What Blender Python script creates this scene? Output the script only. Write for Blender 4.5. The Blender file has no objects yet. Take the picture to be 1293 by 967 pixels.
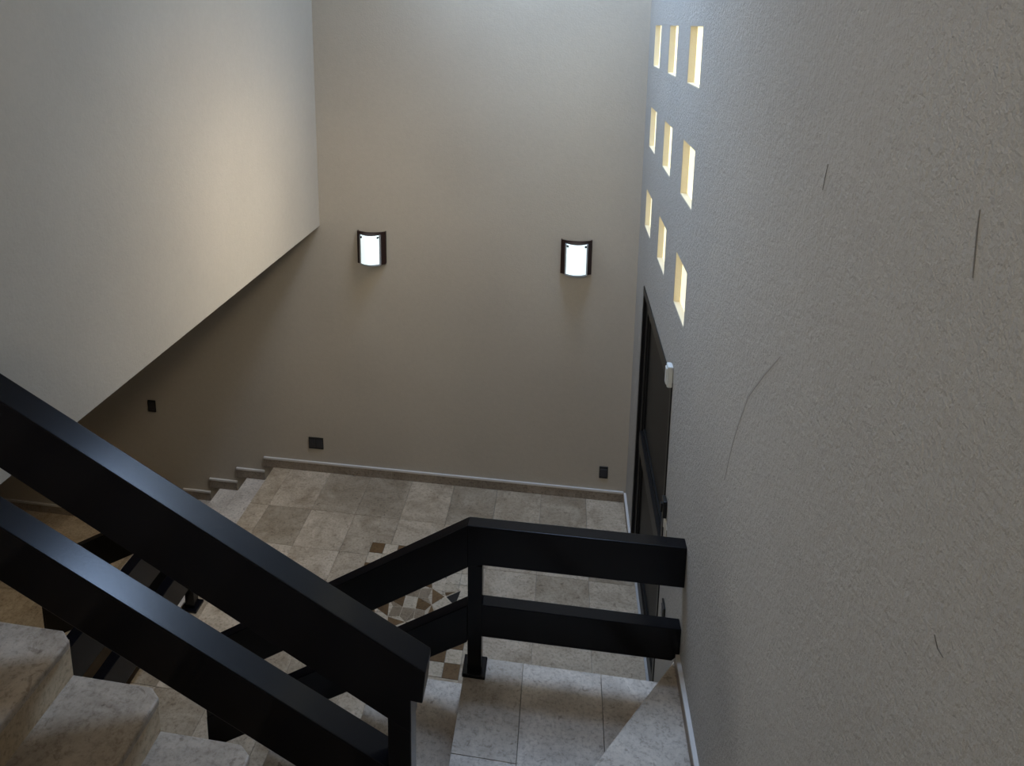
import bpy, bmesh, math, random
from mathutils import Vector, Matrix
random.seed(7)
SC = bpy.context.scene
COL = SC.collection

# ------------------------------------------------------------------ camera
W, H = 1293.0, 967.0
F_PX, PX, PY = 958.446, 544.728, 229.176
RT = Vector((0.984639, 0.174536, -0.00482))
DN = Vector((0.030736, -0.200435, -0.979225))
FW = Vector((-0.171876, 0.964035, -0.20272))
cam_d = bpy.data.cameras.new('camera')
cam = bpy.data.objects.new('camera', cam_d)
COL.objects.link(cam)
cam_d.sensor_fit = 'HORIZONTAL'
cam_d.sensor_width = 36.0
cam_d.lens = F_PX / W * 36.0
cam_d.shift_x = (W / 2 - PX) / W
cam_d.shift_y = (PY - H / 2) / W
cam_d.clip_start = 0.05
m = Matrix.Identity(4)
for i in range(3):
    m[i][0], m[i][1], m[i][2] = RT[i], -DN[i], -FW[i]
m[2][3] = 3.96
cam.matrix_world = m
SC.camera = cam

# ------------------------------------------------------------------ light
SC.view_settings.view_transform = 'Standard'
SC.view_settings.look = 'None'
SC.view_settings.exposure = 0.0
SC.view_settings.gamma = 1.0
SC.view_settings.use_curve_mapping = False
SC.cycles.max_bounces = 10
SC.cycles.diffuse_bounces = 8

world = bpy.data.worlds.new('sky')
SC.world = world
world.use_nodes = True
bg = world.node_tree.nodes['Background']
bg.inputs[0].default_value = (0.50, 0.70, 1.06, 1)
bg.inputs[1].default_value = 27.0

SKY = (-0.36, 0.57, 4.0, 5.88)          # skylight opening in the ceiling
CEIL = 6.2
SHAFT = 0.5                            # depth of the skylight's shaft


def area(name, loc, rot, sx, sy, power, col, portal=False):
    d = bpy.data.lights.new(name, 'AREA')
    d.shape = 'RECTANGLE'
    d.size, d.size_y = sx, sy
    d.energy = power
    d.color = col
    o = bpy.data.objects.new(name, d)
    COL.objects.link(o)
    o.location = loc
    o.rotation_euler = rot
    if portal:
        d.cycles.is_portal = True
    return o


area('skylight_portal', ((SKY[0] + SKY[1]) / 2, (SKY[2] + SKY[3]) / 2, CEIL + SHAFT - 0.01), (0, 0, 0),
     SKY[1] - SKY[0], SKY[3] - SKY[2], 10, (1, 1, 1), True)
WINDOW_EMIT = 1.0
# added fill lamps out of view, with no real windows behind them
area('hall_fill', (-5.7, -0.5, 4.2), (0, math.radians(-92), math.radians(12)), 1.8, 1.8, 66, (0.97, 0.96, 0.93))  # added fill from the left to brighten the near right wall
area('back_wall_fill', (-0.7, -1.2, 4.9), (math.radians(71), 0, math.radians(0)), 1.6, 0.9, 10.0, (1.0, 0.91, 0.77)).data.spread = math.radians(58)  # added warm fill from behind the viewer, aimed at the back wall
for nm, loc, rot, sx, sy, pw, cl, sp in (
        ('left_wall_fill', (0.55, 4.0, 4.75), (0, math.radians(48), math.radians(-15)), 0.4, 1.3, 10.5, (1.0, 0.84, 0.62), 66),  # added warm lamp that makes the bright patch on the left wall
        ('left_wall_fill_narrow', (0.50, 4.55, 5.15), (0, math.radians(40), 0), 0.3, 1.3, 4.0, (1.0, 0.94, 0.80), 40),  # second added lamp, narrower beam towards the left wall
        ('right_wall_fill', (-1.95, 4.5, 4.95), (0, math.radians(-75), 0), 0.6, 1.8, 23, (0.55, 0.76, 1.05), 110)):  # added bluish fill for the upper right wall, no window there
    area(nm, loc, rot, sx, sy, pw, cl).data.spread = math.radians(sp)



# ------------------------------------------------------------------ materials
def nmat(name):
    mt = bpy.data.materials.new(name)
    mt.use_nodes = True
    nt = mt.node_tree
    b = nt.nodes['Principled BSDF']
    return mt, nt, b


def node(nt, typ, **kw):
    n = nt.nodes.new(typ)
    for k, v in kw.items():
        setattr(n, k, v)
    return n


def ramp(nt, fac, stops):
    r = node(nt, 'ShaderNodeValToRGB')
    el = r.color_ramp.elements
    while len(el) < len(stops):
        el.new(0.5)
    for e, (p, c) in zip(el, stops):
        e.position = p
        e.color = (c[0], c[1], c[2], 1)
    nt.links.new(fac, r.inputs[0])
    return r


def noise(nt, vec, scale, detail=4, rough=0.6, dist=0.0):
    n = node(nt, 'ShaderNodeTexNoise')
    n.inputs['Scale'].default_value = scale
    n.inputs['Detail'].default_value = detail
    n.inputs['Roughness'].default_value = rough
    n.inputs['Distortion'].default_value = dist
    nt.links.new(vec, n.inputs['Vector'])
    return n


def mix(nt, typ, a, b, fac):
    n = node(nt, 'ShaderNodeMix', data_type='RGBA', blend_type=typ)
    for s, v in ((6, a), (7, b), (0, fac)):
        if isinstance(v, (int, float)):
            n.inputs[s].default_value = v
        elif isinstance(v, tuple):
            n.inputs[s].default_value = (v[0], v[1], v[2], 1)
        else:
            nt.links.new(v, n.inputs[s])
    return n.outputs[2]


def simple(name, col, rough=0.5, metal=0.0, spec=0.5, bump=0.0, bscale=80):
    mt, nt, b = nmat(name)
    b.inputs['Base Color'].default_value = (*col, 1)
    b.inputs['Roughness'].default_value = rough
    b.inputs['Metallic'].default_value = metal
    b.inputs['Specular IOR Level'].default_value = spec
    if bump:
        g = node(nt, 'ShaderNodeNewGeometry')
        n = noise(nt, g.outputs['Position'], bscale, 4)
        bp = node(nt, 'ShaderNodeBump')
        bp.inputs['Strength'].default_value = bump
        bp.inputs['Distance'].default_value = 0.004
        nt.links.new(n.outputs[0], bp.inputs['Height'])
        nt.links.new(bp.outputs[0], b.inputs['Normal'])
    return mt


def plaster(name, col, rough_amp, depth=0.006):
    mt, nt, b = nmat(name)
    g = node(nt, 'ShaderNodeNewGeometry')
    P = g.outputs['Position']
    big = noise(nt, P, 1.3, 3, 0.5)
    c = ramp(nt, big.outputs[0], [(0.3, tuple(x * 0.955 for x in col)), (0.7, tuple(x * 1.03 for x in col))])
    fine = noise(nt, P, 26, 6, 0.65)
    c2 = ramp(nt, fine.outputs[0], [(0.3, (0.965, 0.965, 0.965)), (0.7, (1.02, 1.02, 1.02))])
    nt.links.new(mix(nt, 'MULTIPLY', c.outputs[0], c2.outputs[0], 1.0), b.inputs['Base Color'])
    b.inputs['Roughness'].default_value = 0.72
    b.inputs['Specular IOR Level'].default_value = 0.25
    # rolled-paint grain plus trowel sweeps
    n1 = noise(nt, P, 75, 5, 0.6)
    n2 = noise(nt, P, 14, 5, 0.6, 0.8)
    ad = node(nt, 'ShaderNodeMath', operation='MULTIPLY_ADD')
    nt.links.new(n2.outputs[0], ad.inputs[0])
    ad.inputs[1].default_value = 0.8
    nt.links.new(n1.outputs[0], ad.inputs[2])
    bp = node(nt, 'ShaderNodeBump')
    bp.inputs['Strength'].default_value = rough_amp
    bp.inputs['Distance'].default_value = depth
    nt.links.new(ad.outputs[0], bp.inputs['Height'])
    nt.links.new(bp.outputs[0], b.inputs['Normal'])
    return mt


def travertine(name, lo, hi, rough=0.42, island=True, spread=0.22, pit=0.55):
    mt, nt, b = nmat(name)
    g = node(nt, 'ShaderNodeNewGeometry')
    oi = node(nt, 'ShaderNodeObjectInfo')
    rnd = g.outputs['Random Per Island'] if island else oi.outputs['Random']
    # every slab was cut from another place in the stone
    off = node(nt, 'ShaderNodeVectorMath', operation='SCALE')
    off.inputs[0].default_value = (13.7, 7.9, 3.1)
    nt.links.new(rnd, off.inputs['Scale'])
    ad = node(nt, 'ShaderNodeVectorMath', operation='ADD')
    nt.links.new(g.outputs['Position'], ad.inputs[0])
    nt.links.new(off.outputs[0], ad.inputs[1])
    V = ad.outputs[0]
    n1 = noise(nt, V, 4.5, 8, 0.66, 0.6)
    c = ramp(nt, n1.outputs[0], [(0.30, lo), (0.50, tuple((x + y) / 2 for x, y in zip(lo, hi))), (0.72, hi)])
    n2 = noise(nt, V, 55, 6, 0.7)
    c2 = ramp(nt, n2.outputs[0], [(0.32, (0.62, 0.59, 0.56)), (0.5, (1, 1, 1)), (0.72, (1.12, 1.12, 1.12))])
    col = mix(nt, 'MULTIPLY', c.outputs[0], c2.outputs[0], 1.0)
    n3 = noise(nt, V, 24, 3, 0.5, 0.8)
    pits = ramp(nt, n3.outputs[0], [(0.30, (0.45, 0.40, 0.36)), (0.36, (1, 1, 1))])
    col = mix(nt, 'MULTIPLY', col, pits.outputs[0], pit)
    v = ramp(nt, rnd, [(0.0, (1 - spread, 1 - spread * 1.05, 1 - spread * 1.15)), (0.5, (1, 0.985, 0.96)), (1.0, (1 + spread * 0.45, 1 + spread * 0.45, 1 + spread * 0.5))])
    col = mix(nt, 'MULTIPLY', col, v.outputs[0], 1.0)
    nt.links.new(col, b.inputs['Base Color'])
    b.inputs['Roughness'].default_value = rough
    b.inputs['Specular IOR Level'].default_value = 0.35
    bp = node(nt, 'ShaderNodeBump')
    bp.inputs['Strength'].default_value = 0.25
    bp.inputs['Distance'].default_value = 0.003
    nt.links.new(n3.outputs[0], bp.inputs['Height'])
    nt.links.new(bp.outputs[0], b.inputs['Normal'])
    return mt


def emit(name, col, strength, streak=False):
    mt, nt, b = nmat(name)
    b.inputs['Base Color'].default_value = (*[min(1, x) for x in col], 1)
    b.inputs['Roughness'].default_value = 0.35
    b.inputs['Emission Strength'].default_value = strength
    b.inputs['Emission Color'].default_value = (*col, 1)
    if streak:
        g = node(nt, 'ShaderNodeNewGeometry')
        mp = node(nt, 'ShaderNodeVectorMath', operation='MULTIPLY')
        mp.inputs[1].default_value = (1, 3.0, 0.45)
        nt.links.new(g.outputs['Position'], mp.inputs[0])
        n = noise(nt, mp.outputs[0], 16, 5, 0.6, 1.0)
        c = ramp(nt, n.outputs[0], [(0.3, tuple(x * k for x, k in zip(col, (0.80, 0.77, 0.66)))), (0.65, col)])
        nt.links.new(c.outputs[0], b.inputs['Emission Color'])
        nt.links.new(c.outputs[0], b.inputs['Base Color'])
    return mt


PAINT = (0.50, 0.444, 0.362)
M = dict(
    wall=plaster('wall_paint', PAINT, 0.22),
    rough_wall=plaster('rough_wall_paint', (0.50, 0.475, 0.435), 1.0, 0.011),
    reveal=simple('cream_reveal', (0.70, 0.63, 0.47), 0.6, bump=0.3),
    pane=emit('frosted_pane', (1.0, 0.93, 0.70), WINDOW_EMIT, True),
    floor=travertine('floor_travertine', (0.31, 0.235, 0.155), (0.63, 0.52, 0.385), 0.40, True, 0.26, 0.6),
    tread=travertine('tread_travertine', (0.32, 0.265, 0.21), (0.60, 0.525, 0.435), 0.45, False, 0.14, 0.6),
    platform=travertine('platform_travertine', (0.41, 0.355, 0.295), (0.70, 0.63, 0.54), 0.45, False, 0.13, 0.6),
    riser=travertine('riser_travertine', (0.44, 0.345, 0.225), (0.60, 0.485, 0.335), 0.5, False, 0.08, 0.3),
    grout=simple('grout', (0.22, 0.185, 0.15), 0.8),
    cap=simple('white_stone_cap', (0.66, 0.62, 0.57), 0.45, bump=0.15),
    skirt=travertine('skirting_stone', (0.26, 0.215, 0.17), (0.38, 0.325, 0.265), 0.5, True, 0.18),
    black=simple('black_satin_paint', (0.0035, 0.0035, 0.005), 0.20, 0.0, 0.22, 0.03, 120),
    door=simple('black_door_metal', (0.007, 0.0065, 0.0065), 0.4, 0.0, 0.3),
    doorpanel=simple('dark_door_panel', (0.011, 0.0105, 0.010), 0.5, 0.0, 0.25),
    wood=simple('dark_walnut', (0.028, 0.013, 0.010), 0.4, bump=0.2),
    shade=emit('opal_glass', (0.84, 0.97, 1.0), 0.88),
    rim=simple('clear_glass_edge', (0.50, 0.52, 0.52), 0.15, 0.3),
    screw=simple('dark_screw', (0.02, 0.02, 0.025), 0.3, 0.8),
    plate=simple('black_plastic_plate', (0.010, 0.010, 0.010), 0.35),
    insert=simple('dark_grey_insert', (0.030, 0.029, 0.034), 0.4),
    white=simple('white_plastic', (0.62, 0.64, 0.62), 0.35),
    m_cream=travertine('mosaic_cream', (0.50, 0.40, 0.28), (0.66, 0.55, 0.41), 0.4, True, 0.14, 0.25),
    m_tan=travertine('mosaic_tan', (0.24, 0.175, 0.11), (0.33, 0.25, 0.165), 0.4, True, 0.2, 0.3),
    m_brown=travertine('mosaic_brown', (0.115, 0.062, 0.024), (0.20, 0.115, 0.05), 0.4, True, 0.2, 0.3),
    m_black=simple('mosaic_black', (0.012, 0.012, 0.012), 0.35),
    crack=simple('plaster_crack', (0.17, 0.16, 0.145), 0.9),
    ridge=simple('plaster_ridge', (0.395, 0.375, 0.34), 0.9),
    bare=simple('bare_plaster', (0.62, 0.58, 0.50), 0.9, bump=0.6, bscale=50),
)


# ------------------------------------------------------------------ mesh helpers
def link(name, bm, mats, parent=None, base=None, smooth=False):
    me = bpy.data.meshes.new(name)
    bmesh.ops.recalc_face_normals(bm, faces=bm.faces)
    if base is not None:
        bmesh.ops.translate(bm, verts=bm.verts, vec=-Vector(base))
    bm.to_mesh(me)
    bm.free()
    for k in (mats if isinstance(mats, (list, tuple)) else [mats]):
        me.materials.append(M[k])
    if smooth:
        for p in me.polygons:
            p.use_smooth = True
    o = bpy.data.objects.new(name, me)
    COL.objects.link(o)
    if base is not None:
        o.location = base
    if parent is not None:
        o.parent = parent
        if base is not None:
            o.location = Vector(base) - parent.location
        else:
            o.location = -parent.location
    return o


def empty(name, loc, label=None, cat=None, group=None, kind=None):
    o = bpy.data.objects.new(name, None)
    COL.objects.link(o)
    o.location = loc
    o.empty_display_size = 0.1
    tag(o, label, cat, group, kind)
    return o


def tag(o, label=None, cat=None, group=None, kind=None):
    if label:
        o['label'] = label
    if cat:
        o['category'] = cat
    if group:
        o['group'] = group
    if kind:
        o['kind'] = kind
    return o


def box(bm, x0, x1, y0, y1, z0, z1, mi=0):
    vs = [bm.verts.new((x, y, z)) for z in (z0, z1) for x, y in ((x0, y0), (x1, y0), (x1, y1), (x0, y1))]
    for f in ((3, 2, 1, 0), (4, 5, 6, 7), (0, 1, 5, 4), (1, 2, 6, 5), (2, 3, 7, 6), (3, 0, 4, 7)):
        bm.faces.new([vs[i] for i in f]).material_index = mi
    return vs


def prism(bm, pts, a0, a1, axis='y', mi=0):
    """polygon extruded along an axis: 'y' takes (x,z), 'z' takes (x,y), 'x' takes (y,z)"""
    def p(u, v, a):
        return {'y': (u, a, v), 'z': (u, v, a), 'x': (a, u, v)}[axis]
    A = [bm.verts.new(p(u, v, a0)) for u, v in pts]
    B = [bm.verts.new(p(u, v, a1)) for u, v in pts]
    n = len(pts)
    bm.faces.new(A).material_index = mi
    bm.faces.new(B[::-1]).material_index = mi
    for i in range(n):
        j = (i + 1) % n
        bm.faces.new((A[j], A[i], B[i], B[j])).material_index = mi


def bevel(bm, off, seg=2):
    bmesh.ops.recalc_face_normals(bm, faces=bm.faces)
    bmesh.ops.bevel(bm, geom=list(bm.edges), offset=off, segments=seg, profile=0.5, affect='EDGES', clamp_overlap=True)


def struct(name, bm, mats, label, parent=None, **kw):
    o = link(name, bm, mats, parent, **kw)
    if parent is None:
        tag(o, label, kind='structure')
    return o


def holed_wall(name, x0, x1, ylim, zlim, holes, mat, label):
    """wall in a plane of constant x with rectangular openings (y0,y1,z0,z1)"""
    ys = sorted({ylim[0], ylim[1]} | {h[i] for h in holes for i in (0, 1)})
    zs = sorted({zlim[0], zlim[1]} | {h[i] for h in holes for i in (2, 3)})
    ny, nz = len(ys) - 1, len(zs) - 1

    def solid(i, j):
        if not (0 <= i < ny and 0 <= j < nz):
            return False
        cy, cz = (ys[i] + ys[i + 1]) / 2, (zs[j] + zs[j + 1]) / 2
        return not any(h[0] < cy < h[1] and h[2] < cz < h[3] for h in holes)
    bm = bmesh.new()
    V = {}

    def v(x, y, z):
        k = (round(x, 5), round(y, 5), round(z, 5))
        if k not in V:
            V[k] = bm.verts.new(k)
        return V[k]
    for i in range(ny):
        for j in range(nz):
            if not solid(i, j):
                continue
            a, b, c, d = ys[i], ys[i + 1], zs[j], zs[j + 1]
            for x in (x0, x1):
                bm.faces.new((v(x, a, c), v(x, b, c), v(x, b, d), v(x, a, d)))
            if not solid(i - 1, j):
                bm.faces.new((v(x0, a, c), v(x1, a, c), v(x1, a, d), v(x0, a, d)))
            if not solid(i + 1, j):
                bm.faces.new((v(x0, b, c), v(x1, b, c), v(x1, b, d), v(x0, b, d)))
            if not solid(i, j - 1):
                bm.faces.new((v(x0, a, c), v(x1, a, c), v(x1, b, c), v(x0, b, c)))
            if not solid(i, j + 1):
                bm.faces.new((v(x0, a, d), v(x1, a, d), v(x1, b, d), v(x0, b, d)))
    return struct(name, bm, mat, label)


# ------------------------------------------------------------------ levels
WR = 0.594                      # face of the right wall
WL = -2.017                     # face of the left wall
YB = 5.93                       # face of the back wall
RISE = 0.168
ZP = 5 * RISE                   # corner platform
LOW = -0.75                     # lower floor

# ------------------------------------------------------------------ room shell
wcols = [(5.215, 5.574), (4.425, 4.780), (3.630, 3.999)]
wrows = [(3.665, 3.948), (3.096, 3.382), (2.5075, 2.787)]
DY0, DY1, DZ = 3.840, 5.381, 2.115
holes = [(y0, y1, z0, z1) for z0, z1 in wrows for y0, y1 in wcols]
wall_right = holed_wall('wall_right', WR, WR + 0.16, (-1.55, YB + 0.15), (-0.9, CEIL + SHAFT), holes + [(DY0, DY1, 0.0, DZ)],
                        'rough_wall', 'grey-beige rough plastered wall with nine small square windows and the black door')

bm = bmesh.new()
box(bm, -6.0, WR, YB, YB + 0.15, -0.9, CEIL + SHAFT)
struct('wall_back', bm, 'wall', 'grey-beige smooth back wall carrying the two lit wall lamps')
bm = bmesh.new()
box(bm, WL - 0.14, WL, 1.99, YB, 2.303, CEIL)
struct('wall_left', bm, 'wall', 'pale upper left wall ending in a straight lower edge above the descending stairs')
bm = bmesh.new()
box(bm, -6.0, WL - 0.14, 1.99, YB, 2.303, 2.52)
struct('ceiling_lower', bm, 'wall', 'underside of the upper floor above the descending stairs')
bm = bmesh.new()
box(bm, -6.15, -6.0, -1.55, YB + 0.15, -0.9, CEIL + SHAFT)
struct('wall_far_left', bm, 'wall', 'end wall of the lower hall left of the stairs')
bm = bmesh.new()
box(bm, -6.0, WR, -1.55, -1.4, -0.9, CEIL + SHAFT)
struct('wall_front', bm, 'wall', 'wall of the stairwell behind the viewer')
bm = bmesh.new()
for a in ((-6.0, SKY[0], -1.4, YB), (SKY[1], WR, -1.4, YB), (SKY[0], SKY[1], -1.4, SKY[2]), (SKY[0], SKY[1], SKY[3], YB)):
    box(bm, *a, CEIL - 0.0, CEIL + SHAFT)
struct('ceiling', bm, 'wall', 'ceiling of the stairwell with a skylight opening')

# landing floor of single stone slabs
bm = bmesh.new()
box(bm, -2.505, WR, -1.4, YB, -0.9, -0.012, 1)
xs = [-2.535] + [-1.238 + 0.376 * k for k in range(-3, 5)] + [WR]
ys = [YB, 5.385, 4.93] + [4.93 - 0.455 * k for k in range(1, 14)]
MX0, MX1, MY0, MY1 = -1.385, -0.548, 3.925, 5.075
g = 0.0013
for i in range(len(xs) - 1):
    for j in range(len(ys) - 1):
        x0, x1, y0, y1 = xs[i] + g, xs[i + 1] - g, ys[j + 1] + g, ys[j] - g
        # cut the slab round the mosaic
        pieces = []
        if x1 <= MX0 or x0 >= MX1 or y1 <= MY0 or y0 >= MY1:
            pieces = [(x0, x1, y0, y1)]
        else:
            if x0 < MX0:
                pieces.append((x0, MX0 - g, y0, y1))
            if x1 > MX1:
                pieces.append((MX1 + g, x1, y0, y1))
            a, b = max(x0, MX0), min(x1, MX1)
            if y0 < MY0:
                pieces.append((a, b, y0, MY0 - g))
            if y1 > MY1:
                pieces.append((a, b, MY1 + g, y1))
        for p in pieces:
            if p[1] - p[0] > 0.012 and p[3] - p[2] > 0.012:
                box(bm, *p, -0.03, 0.0, 0)
struct('floor', bm, ['floor', 'grout'], 'beige stone slab floor of the landing in front of the black door')

# lower floor
bm = bmesh.new()
for i in range(8):
    for j in range(15):
        box(bm, -6.0 + 0.44 * i + g, -6.0 + 0.44 * (i + 1) - g, YB - 0.5 * (j + 1) + g, YB - 0.5 * j - g, LOW - 0.03, LOW)
box(bm, -6.0, -2.51, -1.4, YB, -0.9, LOW - 0.008, 1)
struct('floor_lower', bm, ['floor', 'grout'], 'brownish stone floor at the foot of the descending stairs')

# mosaic set into the landing
bm = bmesh.new()
nx, ny = 8, 10
cw, ch = (MX1 - MX0) / nx, (MY1 - MY0) / ny
gg = 0.0016
TOPZ = 0.001


def stone(pts, mi):
    cx, cy = sum(p[0] for p in pts) / len(pts), sum(p[1] for p in pts) / len(pts)
    q = []
    for x, y in pts:
        dx, dy = cx - x, cy - y
        L = math.hypot(dx, dy)
        q.append((x + dx / L * gg * 1.6, y + dy / L * gg * 1.6))
    prism(bm, q, -0.02, TOPZ, 'z', mi)


for i in range(nx):
    for j in range(ny):
        x0, y0 = MX0 + i * cw, MY0 + j * ch
        x1, y1 = x0 + cw, y0 + ch
        if i in (0,) or j in (0, 1) or j == ny - 1:
            k = (i + j) % 2
            if j == ny - 1 or i == 0:
                k = 1 - (i + (ny - 1 - j)) % 2
            stone([(x0, y0), (x1, y0), (x1, y1), (x0, y1)], 2 if k else 0)
        elif i == nx - 1:
            stone([(x0, y0), (x1, y0), (x1, y1), (x0, y1)], 0 if j > 2 else (2 if (i + j) % 2 else 0))
        else:
            stone([(x0, y0), (x1, y0), (x1, y1), (x0, y1)], 0)
# eight-pointed star of cut stone in the middle
CXm, CYm = (MX0 + cw + MX1 - cw) / 2, 4.507


def pol(r, a):
    r *= 1.2
    return (CXm + r * math.cos(math.radians(a)), CYm + 1.22 * r * math.sin(math.radians(a)))


TOPZ = 0.0022
stone([pol(0.05, 45 + 90 * q) for q in range(4)], 0)
for q in range(4):
    a = 45 + 90 * q
    stone([pol(0.052, a), pol(0.105, a - 22), pol(0.15, a), pol(0.105, a + 22)], 1)
    stone([pol(0.052, a), pol(0.105, a + 22), pol(0.125, a + 45), pol(0.052, a + 90)], 2 if q % 2 else 1)
    stone([pol(0.052, a + 90), pol(0.125, a + 45), pol(0.105, a + 68)], 1)
for q in range(8):
    a = 45 * q
    stone([pol(0.125 if q % 2 == 0 else 0.15, a), pol(0.20, a - 17), pol(0.255, a), pol(0.20, a + 17)], 0)
    stone([pol(0.205, a + 19), pol(0.27, a + 22.5), pol(0.205, a + 26)], 2)
    stone([pol(0.125 if q % 2 == 0 else 0.15, a), pol(0.20, a + 18), pol(0.150 if q % 2 == 0 else 0.125, a + 45)], 2)
    stone([pol(0.26, a + 2), pol(0.207, a + 17), pol(0.30, a + 22.5)], 3)
    stone([pol(0.26, a + 43), pol(0.207, a + 28), pol(0.30, a + 22.5)], 0)
box(bm, MX0, MX1, MY0, MY1, -0.02, -0.004, 4)
o = link('mosaic_inlay', bm, ['m_cream', 'm_tan', 'm_brown', 'm_black', 'grout'])
tag(o, 'brown, tan and cream stone mosaic set in the middle of the landing floor', 'mosaic')

# ------------------------------------------------------------------ windows
n = 0
rn = ['top', 'middle', 'bottom']
cn = ['farthest', 'middle', 'nearest']
for r, (z0, z1) in enumerate(wrows):
    for c, (y0, y1) in enumerate(wcols):
        n += 1
        w = empty('window_%d' % n, (WR, (y0 + y1) / 2, z0),
                  'small square frosted window, %s of the %s row in the right wall' % (cn[c], rn[r]), kind='structure')
        bm = bmesh.new()
        box(bm, WR + 0.034, WR + 0.044, y0 + 0.004, y1 - 0.004, z0 + 0.004, z1 - 0.004)
        p = link('pane', bm, 'pane', w)
        bm = bmesh.new()
        t = 0.004
        xo = WR + 0.001
        box(bm, xo, WR + 0.05, y0, y0 + t, z0, z1)
        box(bm, xo, WR + 0.05, y1 - t, y1, z0, z1)
        box(bm, xo, WR + 0.05, y0 + t, y1 - t, z0, z0 + t)
        box(bm, xo, WR + 0.05, y0 + t, y1 - t, z1 - t, z1)
        link('reveal', bm, 'reveal', w)

# ------------------------------------------------------------------ door in the right wall
d = empty('door_1', (WR, (DY0 + DY1) / 2, 0), 'tall black metal door with a middle rail in the right wall', kind='structure')
xf = WR - 0.006
bm = bmesh.new()
fw = 0.055
box(bm, xf, WR + 0.12, DY0 + 0.001, DY0 + fw, 0, DZ - 0.001)
box(bm, xf, WR + 0.12, DY1 - fw, DY1 - 0.001, 0, DZ - 0.001)
box(bm, xf, WR + 0.12, DY0 + fw, DY1 - fw, DZ - fw, DZ - 0.001)
bevel(bm, 0.003, 1)
link('frame', bm, 'door', d)
bm = bmesh.new()
lx = WR + 0.015
s = 0.10
a0, a1 = DY0 + fw - 0.003, DY1 - fw + 0.003
box(bm, lx, lx + 0.05, a0, a0 + s, 0.001, DZ - fw + 0.003)
box(bm, lx, lx + 0.05, a1 - s, a1, 0.001, DZ - fw + 0.003)
box(bm, lx, lx + 0.05, a0 + s, a1 - s, DZ - fw + 0.003 - s, DZ - fw + 0.003)
box(bm, lx - 0.012, lx + 0.05, a0 + s, a1 - s, 0.93, 1.06)
box(bm, lx, lx + 0.05, a0 + s, a1 - s, 0.001, 0.13)
bevel(bm, 0.004, 1)
link('leaf_frame', bm, 'door', d)
for nm, z0, z1 in (('upper_panel', 1.06, DZ - fw - s), ('lower_panel', 0.13, 0.93)):
    bm = bmesh.new()
    box(bm, lx + 0.025, lx + 0.04, a0 + s - 0.01, a1 - s + 0.01, z0 - 0.01, z1 + 0.01)
    # shallow field moulding round the panel
    for (p, q, u, v) in ((a0 + s, a0 + s + 0.025, z0, z1), (a1 - s - 0.025, a1 - s, z0, z1),
                         (a0 + s + 0.025, a1 - s - 0.025, z0, z0 + 0.025), (a0 + s + 0.025, a1 - s - 0.025, z1 - 0.025, z1)):
        box(bm, lx + 0.012, lx + 0.026, p, q, u, v)
    link(nm, bm, 'doorpanel', d)
bm = bmesh.new()
box(bm, WR - 0.022, WR - 0.001, DY0 - 0.085, DY0 - 0.022, 1.375, 1.475)
bevel(bm, 0.004, 2)
box(bm, WR - 0.032, WR - 0.022, DY0 - 0.065, DY0 - 0.045, 1.40, 1.45)
o = link('lock_case', bm, 'plate', d)

# bare plaster chipped beside the door
bm = bmesh.new()
pts = [(DY0 - 0.003, 1.27), (DY0 - 0.06, 1.30), (DY0 - 0.105, 1.255), (DY0 - 0.125, 1.335), (DY0 - 0.08, 1.372), (DY0 - 0.003, 1.37)]
prism(bm, pts, WR - 0.004, WR + 0.001, 'x')
struct('trim_1', bm, 'bare', 'pale chipped plaster beside the door lock')

# white sensor box above the near jamb
sb = empty('sensor_box', (WR, 3.868, 2.09), 'small white plastic box on the right wall at the top corner of the door', 'sensor')
bm = bmesh.new()
box(bm, WR - 0.030, WR - 0.0005, 3.838, 3.902, 2.085, 2.205)
bevel(bm, 0.008, 3)
link('housing', bm, 'white', sb, smooth=False)
bm = bmesh.new()
box(bm, WR - 0.036, WR - 0.028, 3.848, 3.892, 2.10, 2.19)
bevel(bm, 0.003, 2)
link('front_cover', bm, 'white', sb)


# ------------------------------------------------------------------ switches and sockets on the walls
def wall_plate(name, xc, zc, w, h, gangs, label, cat):
    t = empty(name, (xc, YB, zc), label, cat, 'black wall plates')
    bm = bmesh.new()
    box(bm, xc - w / 2, xc + w / 2, YB - 0.009, YB - 0.0004, zc - h / 2, zc + h / 2)
    bevel(bm, 0.003, 2)
    link('cover_plate', bm, 'plate', t)
    gw = (w - 0.016 - 0.008 * (gangs - 1)) / gangs
    for k in range(gangs):
        bm = bmesh.new()
        x0 = xc - w / 2 + 0.008 + k * (gw + 0.008)
        box(bm, x0, x0 + gw, YB - 0.0125, YB - 0.008, zc - h / 2 + 0.02, zc + h / 2 - 0.02)
        bevel(bm, 0.0015, 1)
        box(bm, x0 + gw / 2 - 0.001, x0 + gw / 2 + 0.001, YB - 0.0135, YB - 0.012, zc - 0.018, zc + 0.018)
        link('socket_insert' if cat == 'outlet' else 'rocker', bm, 'insert', t)


wall_plate('wall_outlet', -2.121, 0.280, 0.138, 0.112, 2, 'wide black double outlet low on the back wall by the top of the descending stairs', 'outlet')
wall_plate('wall_outlet', 0.404, 0.258, 0.072, 0.108, 1, 'single black outlet low on the back wall near the door', 'outlet')
wall_plate('light_switch', -3.703, 0.502, 0.078, 0.116, 1, 'single black switch plate on the shaded back wall above the descending stairs', 'switch')

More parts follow.
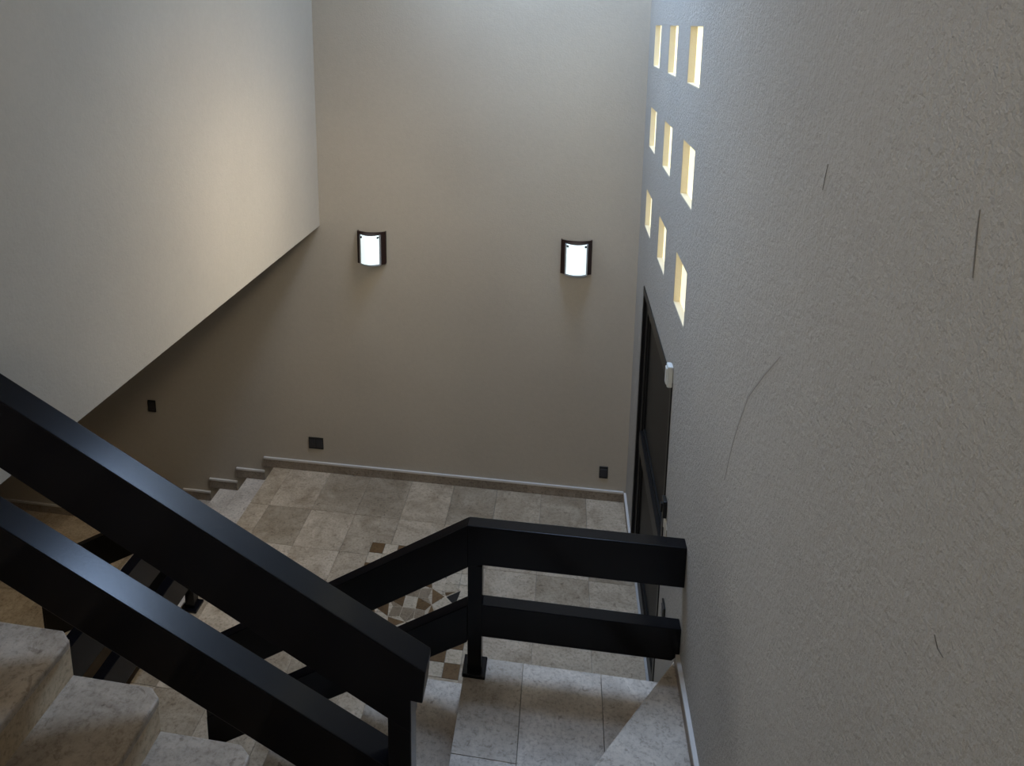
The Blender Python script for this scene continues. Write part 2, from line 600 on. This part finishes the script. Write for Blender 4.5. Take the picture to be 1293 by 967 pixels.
# black plate on the right wall between the door and the railing
t = empty('wall_outlet', (WR, 3.64, 0.905), 'black wall plate on the right wall seen edge-on between the railing bars', 'outlet')
bm = bmesh.new()
box(bm, WR - 0.010, WR - 0.0004, 3.600, 3.680, 0.855, 0.955)
bevel(bm, 0.003, 2)
link('cover_plate', bm, 'plate', t)
bm = bmesh.new()
box(bm, WR - 0.013, WR - 0.009, 3.615, 3.665, 0.875, 0.935)
link('socket_insert', bm, 'insert', t)


# ------------------------------------------------------------------ wall lamps
def arc_sheet(bm, xc, w, sag, y_edge, t, z0, z1, seg=14, mi=0):
    """upright curved board whose middle bows away from the wall"""
    F, B = [], []
    for i in range(seg + 1):
        u = -1 + 2 * i / seg
        y = y_edge - sag * (1 - u * u)
        F.append([bm.verts.new((xc + u * w / 2, y, z)) for z in (z0, z1)])
        B.append([bm.verts.new((xc + u * w / 2, y + t, z)) for z in (z0, z1)])
    for i in range(seg):
        for q in ((F[i][0], F[i + 1][0], F[i + 1][1], F[i][1]), (B[i + 1][0], B[i][0], B[i][1], B[i + 1][1]),
                  (F[i][1], F[i + 1][1], B[i + 1][1], B[i][1]), (F[i + 1][0], F[i][0], B[i][0], B[i + 1][0])):
            bm.faces.new(q).material_index = mi
    bm.faces.new((F[0][0], F[0][1], B[0][1], B[0][0])).material_index = mi
    bm.faces.new((F[-1][1], F[-1][0], B[-1][0], B[-1][1])).material_index = mi


def sconce(xc, label):
    t = empty('wall_lamp', (xc, YB, 2.145), label, 'wall lamp', 'wall lamps on the back wall')
    bm = bmesh.new()
    arc_sheet(bm, xc, 0.243, 0.045, YB - 0.030, 0.012, 2.004, 2.284)
    for sx in (-1, 1):
        box(bm, xc + sx * 0.1165 - 0.005, xc + sx * 0.1165 + 0.005, YB - 0.030, YB - 0.0004, 2.006, 2.282)
    link('wooden_back', bm, 'wood', t)
    bm = bmesh.new()
    arc_sheet(bm, xc, 0.156, 0.040, YB - 0.076, 0.006, 2.018, 2.262)
    sh = link('glass_shade', bm, 'shade', t, smooth=False)
    bm = bmesh.new()
    arc_sheet(bm, xc, 0.172, 0.040, YB - 0.078, 0.012, 2.004, 2.017)
    for sx in (-1, 1):
        box(bm, xc + sx * 0.083 - 0.0055, xc + sx * 0.083 + 0.0055, YB - 0.078, YB - 0.058, 2.006, 2.262)
    link('glass_edge', bm, 'rim', t)
    for sx in (-1, 1):
        bm = bmesh.new()
        u = 0.84
        y = YB - 0.079 - 0.040 * (1 - u * u)
        bmesh.ops.create_cone(bm, cap_ends=True, segments=14, radius1=0.009, radius2=0.008, depth=0.05,
                              matrix=Matrix.Translation((xc + sx * 0.165 / 2 * u, y + 0.018, 2.246)) @ Matrix.Rotation(math.radians(90), 4, 'X'))
        link('screw_cap', bm, 'screw', t)


sconce(-1.562, 'lit wall lamp with dark wooden back beside the left wall edge')
sconce(0.115, 'lit wall lamp with dark wooden back beside the small square windows')

# ------------------------------------------------------------------ skirting
SK = 0.097


def skirt_x(bm, x0, x1, zb, y=YB, h=SK, nslab=0.42):
    """skirting along the back wall, stone slabs under a white cap"""
    k = max(1, round((x1 - x0) / nslab))
    for i in range(k):
        a, b = x0 + (x1 - x0) * i / k, x0 + (x1 - x0) * (i + 1) / k
        box(bm, a + 0.0006, b - 0.0006, y - 0.014, y - 0.0004, zb + 0.0005, zb + h - 0.017, 0)
    box(bm, x0, x1, y - 0.019, y - 0.0004, zb + h - 0.017, zb + h, 1)


def skirt_y(bm, y0, y1, zb, x=WR, h=SK, nslab=0.42):
    k = max(1, round((y1 - y0) / nslab))
    for i in range(k):
        a, b = y0 + (y1 - y0) * i / k, y0 + (y1 - y0) * (i + 1) / k
        box(bm, x - 0.014, x - 0.0004, a + 0.0006, b - 0.0006, zb + 0.0005, zb + h - 0.017, 0)
    box(bm, x - 0.019, x - 0.0004, y0, y1, zb + h - 0.017, zb + h, 1)


CZ = [-0.1385, -0.277, -0.4155, -0.580]            # treads of the descending stairs
CX = [-2.53 - 0.275 * k for k in range(6)]          # their nosings
bm = bmesh.new()
skirt_x(bm, -2.625, WR - 0.02, 0.0, h=SK)
for k, z in enumerate(CZ):
    skirt_x(bm, CX[k + 1] - 0.095, CX[k] - 0.095 - 0.0005, z)
skirt_x(bm, -6.0, CX[4] - 0.097, LOW)
struct('baseboard_back', bm, ['skirt', 'cap'], 'brown stone skirting with white cap stepping down the back wall')
bm = bmesh.new()
skirt_y(bm, DY1 + 0.001, YB - 0.02, 0.0)
skirt_y(bm, 3.26, DY0 - 0.001, 0.0)
skirt_y(bm, 1.95, 3.215, 6 * RISE)
struct('baseboard_right', bm, ['skirt', 'cap'], 'stone skirting with white cap along the foot of the right wall')

# ------------------------------------------------------------------ stairs
TH = 0.031


def tread(parent, pts, z, label=None, off=0.009, mat='tread'):
    bm = bmesh.new()
    prism(bm, pts, z - TH, z, 'z')
    bevel(bm, off, 3)
    o = link('tread', bm, mat, parent)
    return o


def riser(parent, x0, x1, y0, y1, z0, z1):
    bm = bmesh.new()
    box(bm, x0, x1, y0, y1, z0, z1)
    return link('riser', bm, 'riser', parent)


# --- upper flight, rising to the left
AN = [-0.328 - 0.3005 * k for k in range(8)]         # nosings
AZ = [(8 + k) * RISE for k in range(8)]              # levels 1.344 ... 2.52
YA0, YA1 = 0.92, 1.90
ua = empty('stone_stairs', (-1.2, 1.4, AZ[0] - 0.2), 'near flight of pale stone steps rising to the left beneath the big black handrail', 'stairs')
body = [(AN[0] - 0.03, AZ[0] - TH)]
for k in range(8):
    x = AN[k] - 0.03
    body += [(x, AZ[k] - TH - (RISE if k else 0.25)), (x, AZ[k] - TH)] if k else []
body = [(AN[0] - 0.03, AZ[0] - RISE - 0.10), (AN[0] - 0.03, AZ[0] - TH)]
for k in range(1, 7):
    x = AN[k] - 0.036
    body += [(x, AZ[k - 1] - TH), (x, AZ[k] - TH)]
body += [(AN[7] - 0.03, AZ[6] - TH), (AN[7] - 0.03, AZ[6] - 0.28)]
bm = bmesh.new()
prism(bm, body, YA0 + 0.01, YA1 - 0.012, 'y')
link('stair_body', bm, 'wall', ua)
cc = 0.045
for k in range(7):
    xn, xb = AN[k], AN[k + 1] - 0.034
    tread(ua, [(xb, YA0), (xn, YA0), (xn, YA1 - cc * 0.75), (xn - cc, YA1), (xb, YA1)], AZ[k], off=0.008)
    if k:
        riser(ua, xn - 0.036, xn - 0.025, YA0 + 0.005, YA1 - 0.004, AZ[k - 1] - 0.001, AZ[k] - TH)
bm = bmesh.new()
box(bm, -6.0, AN[7] - 0.005, -1.4, 1.985, 2.303, 2.515)
struct('floor_upper', bm, 'tread', 'upper hall floor at the head of the near stairs')

# --- middle flight, rising from the landing to the corner platform under the rails
BX = [-0.41 - 0.2625 * k for k in range(6)]
YB0, YB1 = 1.93, 3.245
ub = empty('stone_stairs', (-1.0, 2.6, 0), 'stone steps climbing from the landing behind the near newel post', 'stairs')
body = [(BX[5] + 0.2625 - 0.0 + 0.03, 0.0)]
body = []
for k in range(4, 0, -1):
    z = ZP - k * RISE
    x = BX[k] + 0.03
    body += [(x, z - RISE - TH if k < 4 else 0.0005), (x, z - TH)]
body += [(BX[0] + 0.02, ZP - RISE - TH), (BX[0] + 0.02, 0.0005)]
bm = bmesh.new()
prism(bm, body, YB0 + 0.01, YB1 - 0.014, 'y')
link('stair_body', bm, 'wall', ub)
for k in range(1, 5):
    z = ZP - k * RISE
    tread(ub, [(BX[k], YB0), (BX[k - 1] + 0.015, YB0), (BX[k - 1] + 0.015, YB1), (BX[k], YB1)], z, off=0.006, mat='platform')
    riser(ub, BX[k] + 0.014, BX[k] + 0.029, YB0 + 0.006, YB1 - 0.006, max(0.001, z - RISE + 0.001), z - TH)

# --- winders in the corner
uw = empty('winder_steps', (0.0, 2.4, 0), 'fan of winder steps in the corner beneath the level railing', 'stairs')
bm = bmesh.new()
box(bm, BX[0] + 0.03, WR - 0.001, 1.93, YB1 - 0.014, 0.0005, ZP - TH)
link('stair_body', bm, 'wall', uw)
riser(uw, BX[0] + 0.014, BX[0] + 0.029, 1.94, YB1 - 0.006, ZP - RISE + 0.001, ZP - TH)


def lineY(x):                       # nosing of the diagonal step
    return 2.585 + 1.545 * (x - 0.166)


jx = -0.125
tread(uw, [(BX[0], 1.93), (jx - g, 1.93), (jx - g, 2.712), (BX[0], 2.712)], ZP, off=0.0012, mat='platform')
tread(uw, [(BX[0], 2.715), (jx - g, 2.715), (jx - g, YB1), (BX[0], YB1)], ZP, off=0.0012, mat='platform')
xj = 0.252
tread(uw, [(jx + g, 1.96), (xj - g, lineY(xj) - 0.12), (xj - g, YB1), (jx + g, YB1)], ZP, off=0.0012, mat='platform')
tread(uw, [(xj + g, lineY(xj) - 0.12), (WR - 0.002, YB1 - 0.11), (WR - 0.002, YB1), (xj + g, YB1)], ZP, off=0.0012, mat='platform')
# second step, a wedge against the right wall
x_l = -0.23
wedge = [(x_l, lineY(x_l)), (WR - 0.002, lineY(WR - 0.002) - 0.02), (WR - 0.002, 1.93), (x_l, 1.93)]
tread(uw, wedge, 6 * RISE, off=0.007, mat='platform')
bm = bmesh.new()
sh_ = 0.028
prism(bm, [(x_l + 0.02, lineY(x_l) - 0.03), (WR - 0.003, lineY(WR) - 0.065), (WR - 0.003, 1.94), (x_l + 0.02, 1.94)], ZP - 0.001, 6 * RISE - TH, 'z')
link('riser', bm, 'riser', uw)
# third and fourth steps
w3 = [(-0.30, 1.93), (WR - 0.002, 1.93), (WR - 0.002, 0.92), (-0.30, 0.92)]
bm = bmesh.new()
box(bm, -0.295, WR - 0.003, 0.93, 1.925, 0.9, 7 * RISE - TH)
link('stair_body', bm, 'wall', uw)
tread(uw, w3, 7 * RISE, off=0.007, mat='platform')

# --- flight going down along the back wall
YC0 = 4.20
uc = empty('stone_stairs', (-3.2, 5.0, LOW), 'stone steps going down along the shaded back wall on the left', 'stairs')
body = [(-2.506, -0.035)]
body = []
zt = CZ
body.append((CX[0] + 0.024, LOW + 0.0005))
body.append((CX[0] + 0.024, zt[0] - TH))
for k in range(4):
    x = CX[k + 1] + 0.03
    body += [(x, zt[k] - TH), (x, (zt[k + 1] - TH) if k < 3 else LOW + 0.0005)]
bm = bmesh.new()
prism(bm, body, YC0 + 0.01, YB - 0.001, 'y')
link('stair_body', bm, 'wall', uc)
prev = 0.0
for k in range(4):
    tread(uc, [(CX[k + 1], YC0), (CX[k] + 0.024, YC0), (CX[k] + 0.024, YB - 0.0005), (CX[k + 1], YB - 0.0005)], zt[k], off=0.006, mat='platform')
    nz = zt[k + 1] if k < 3 else LOW
    riser(uc, CX[k + 1] + 0.014, CX[k + 1] + 0.029, YC0 + 0.004, YB - 0.002, nz + 0.001, zt[k] - TH)


# ------------------------------------------------------------------ black railings
def bar(parent, name, pts, y0, y1, off=0.003):
    bm = bmesh.new()
    prism(bm, pts, y0, y1, 'y')
    bevel(bm, off, 2)
    return link(name, bm, 'black', parent)


def post(parent, x0, x1, y0, y1, z0, z1, flange=None, off=0.004):
    bm = bmesh.new()
    box(bm, x0, x1, y0, y1, z0, z1)
    bevel(bm, off, 2)
    p = link('post', bm, 'black', parent)
    if flange:
        fx0, fx1, fy0, fy1, h = flange
        bm = bmesh.new()
        box(bm, fx0, fx1, fy0, fy1, z0, z0 + h)
        bevel(bm, 0.004, 2)
        f = link('base_flange', bm, 'black', None)
        f.parent = p
        f.location = (0, 0, 0)
        f.matrix_parent_inverse = Matrix.Identity(4)
    return p


# near railing
ra = empty('stair_railing', (-0.425, 1.835, 7 * RISE), 'big near black railing with two broad bars rising to the upper left', 'railing')
zt_ = lambda x: 2.338 + 0.578 * (-0.67 - x)
xl = -2.30
bar(ra, 'handrail', [(xl, zt_(xl)), (-0.345, zt_(-0.345)), (-0.355, 2.045), (-0.389, 2.048), (-0.389, 1.935), (xl, zt_(xl) - 0.24)], 1.80, 1.893, 0.0035)
zl_ = lambda x: 1.917 + 0.545 * (-0.677 - x)
bar(ra, 'lower_rail', [(xl, zl_(xl)), (-0.459, zl_(-0.459)), (-0.459, zl_(-0.459) - 0.208), (xl, zl_(xl) - 0.208)], 1.80, 1.893, 0.003)
post(ra, -0.460, -0.390, 1.802, 1.880, AZ[0], 1.99)
post(ra, -2.12, -2.05, 1.802, 1.880, AZ[5] + RISE * 0, zl_(-2.085) + 0.3)

# middle railing: level over the platform, then sloping down to the landing
YR0, YR1 = 3.14, 3.21
rb = empty('stair_railing', (-0.36, 3.175, ZP), 'black railing running level from the right wall then sloping down to the left', 'railing')
XC = -0.395
bar(rb, 'handrail', [(XC, 1.656), (WR - 0.001, 1.662), (WR - 0.001, 1.458), (-0.325, 1.452), (XC, 1.43)], YR0, YR1)
sb_ = lambda x: 1.656 - 0.64 * (XC - x)
xe = -1.83
bar(rb, 'handrail', [(xe, sb_(xe)), (XC, 1.656), (XC, 1.43), (xe, sb_(xe) - 0.238)], YR0, YR1)
bar(rb, 'lower_rail', [(-0.325, 1.236), (WR - 0.001, 1.238), (WR - 0.001, 1.105), (WR - 0.035, 1.066), (-0.325, 1.060)], YR0, YR1)
sl_ = lambda x: 1.222 - 0.64 * (XC - x)
bar(rb, 'lower_rail', [(-1.80, sl_(-1.80)), (XC, sl_(XC)), (XC, sl_(XC) - 0.205), (-1.80, sl_(-1.80) - 0.205)], YR0, YR1)
post(rb, -0.394, -0.324, YR0 + 0.002, YR1 - 0.002, ZP, 1.445, (-0.417, -0.303, 3.112, 3.236, 0.020))
post(rb, -1.80, -1.73, YR0 + 0.002, YR1 - 0.002, 0.0, sb_(-1.77) - 0.2, (-1.823, -1.707, 3.118, 3.232, 0.020))

# far railing: along the open edge of the landing, then down beside the back stairs
rc = empty('stair_railing', (-2.455, 4.21, 0), 'dark farther railing along the landing edge and down the stairs by the back wall', 'railing')
YC, YD = 4.175, 4.245
for nm, z0, z1 in (('handrail', 0.60, 0.84), ('lower_rail', 0.215, 0.425)):
    bm = bmesh.new()
    box(bm, -2.49, -2.42, 2.00, YD, z0, z1)
    bevel(bm, 0.005, 2)
    link(nm, bm, 'black', rc)
sc_ = lambda x: 0.493 + 0.556 * (x + 3.095)
xe = -3.68
bar(rc, 'handrail', [(xe, sc_(xe)), (-2.492, sc_(-2.492)), (-2.492, sc_(-2.492) - 0.24), (xe, sc_(xe) - 0.24)], YC, YD)
bar(rc, 'lower_rail', [(-3.60, sc_(-3.60) - 0.42), (-2.492, sc_(-2.492) - 0.42), (-2.492, sc_(-2.492) - 0.63), (-3.60, sc_(-3.60) - 0.63)], YC, YD)
post(rc, -2.488, -2.422, YC + 0.002, YD - 0.002, 0.0, 0.61, (-2.513, -2.397, 4.152, 4.268, 0.020))
post(rc, -2.488, -2.422, 2.05, 2.12, 0.0, 0.61)
post(rc, -3.62, -3.55, YC + 0.002, YD - 0.002, CZ[3], sc_(-3.585) - 0.2)


# ------------------------------------------------------------------ hairline cracks in the right wall
def crack(pts, wdt, mat='crack'):
    bm = bmesh.new()
    L = []
    for i, (y, z) in enumerate(pts):
        a = pts[max(0, i - 1)]
        b = pts[min(len(pts) - 1, i + 1)]
        dy, dz = b[0] - a[0], b[1] - a[1]
        n_ = math.hypot(dy, dz)
        ww = wdt * (0.25 if i in (0, len(pts) - 1) else 1)
        L.append([bm.verts.new((x, y + s * -dz / n_ * ww, z + s * dy / n_ * ww)) for x in (WR + 0.0008, WR - 0.0012) for s in (-1, 1)])
    for i in range(len(L) - 1):
        a, b = L[i], L[i + 1]
        for p, q in ((0, 1), (1, 3), (3, 2), (2, 0)):
            bm.faces.new((a[p], a[q], b[q], b[p]))
    bm.faces.new((L[0][0], L[0][1], L[0][3], L[0][2]))
    bm.faces.new((L[-1][0], L[-1][1], L[-1][3], L[-1][2]))
    link('crack', bm, mat, wall_right)


crack([(1.839, 3.643), (1.850, 3.61), (1.858, 3.578)], 0.0013)
crack([(1.188, 3.694), (1.187, 3.66), (1.183, 3.62), (1.181, 3.593)], 0.0014)
crack([(2.06, 3.07), (2.2, 2.95), (2.348, 2.807), (2.44, 2.66), (2.496, 2.555), (2.566, 2.375)], 0.0035, 'ridge')
crack([(1.142, 3.020), (1.128, 3.008), (1.110, 3.008)], 0.0010)
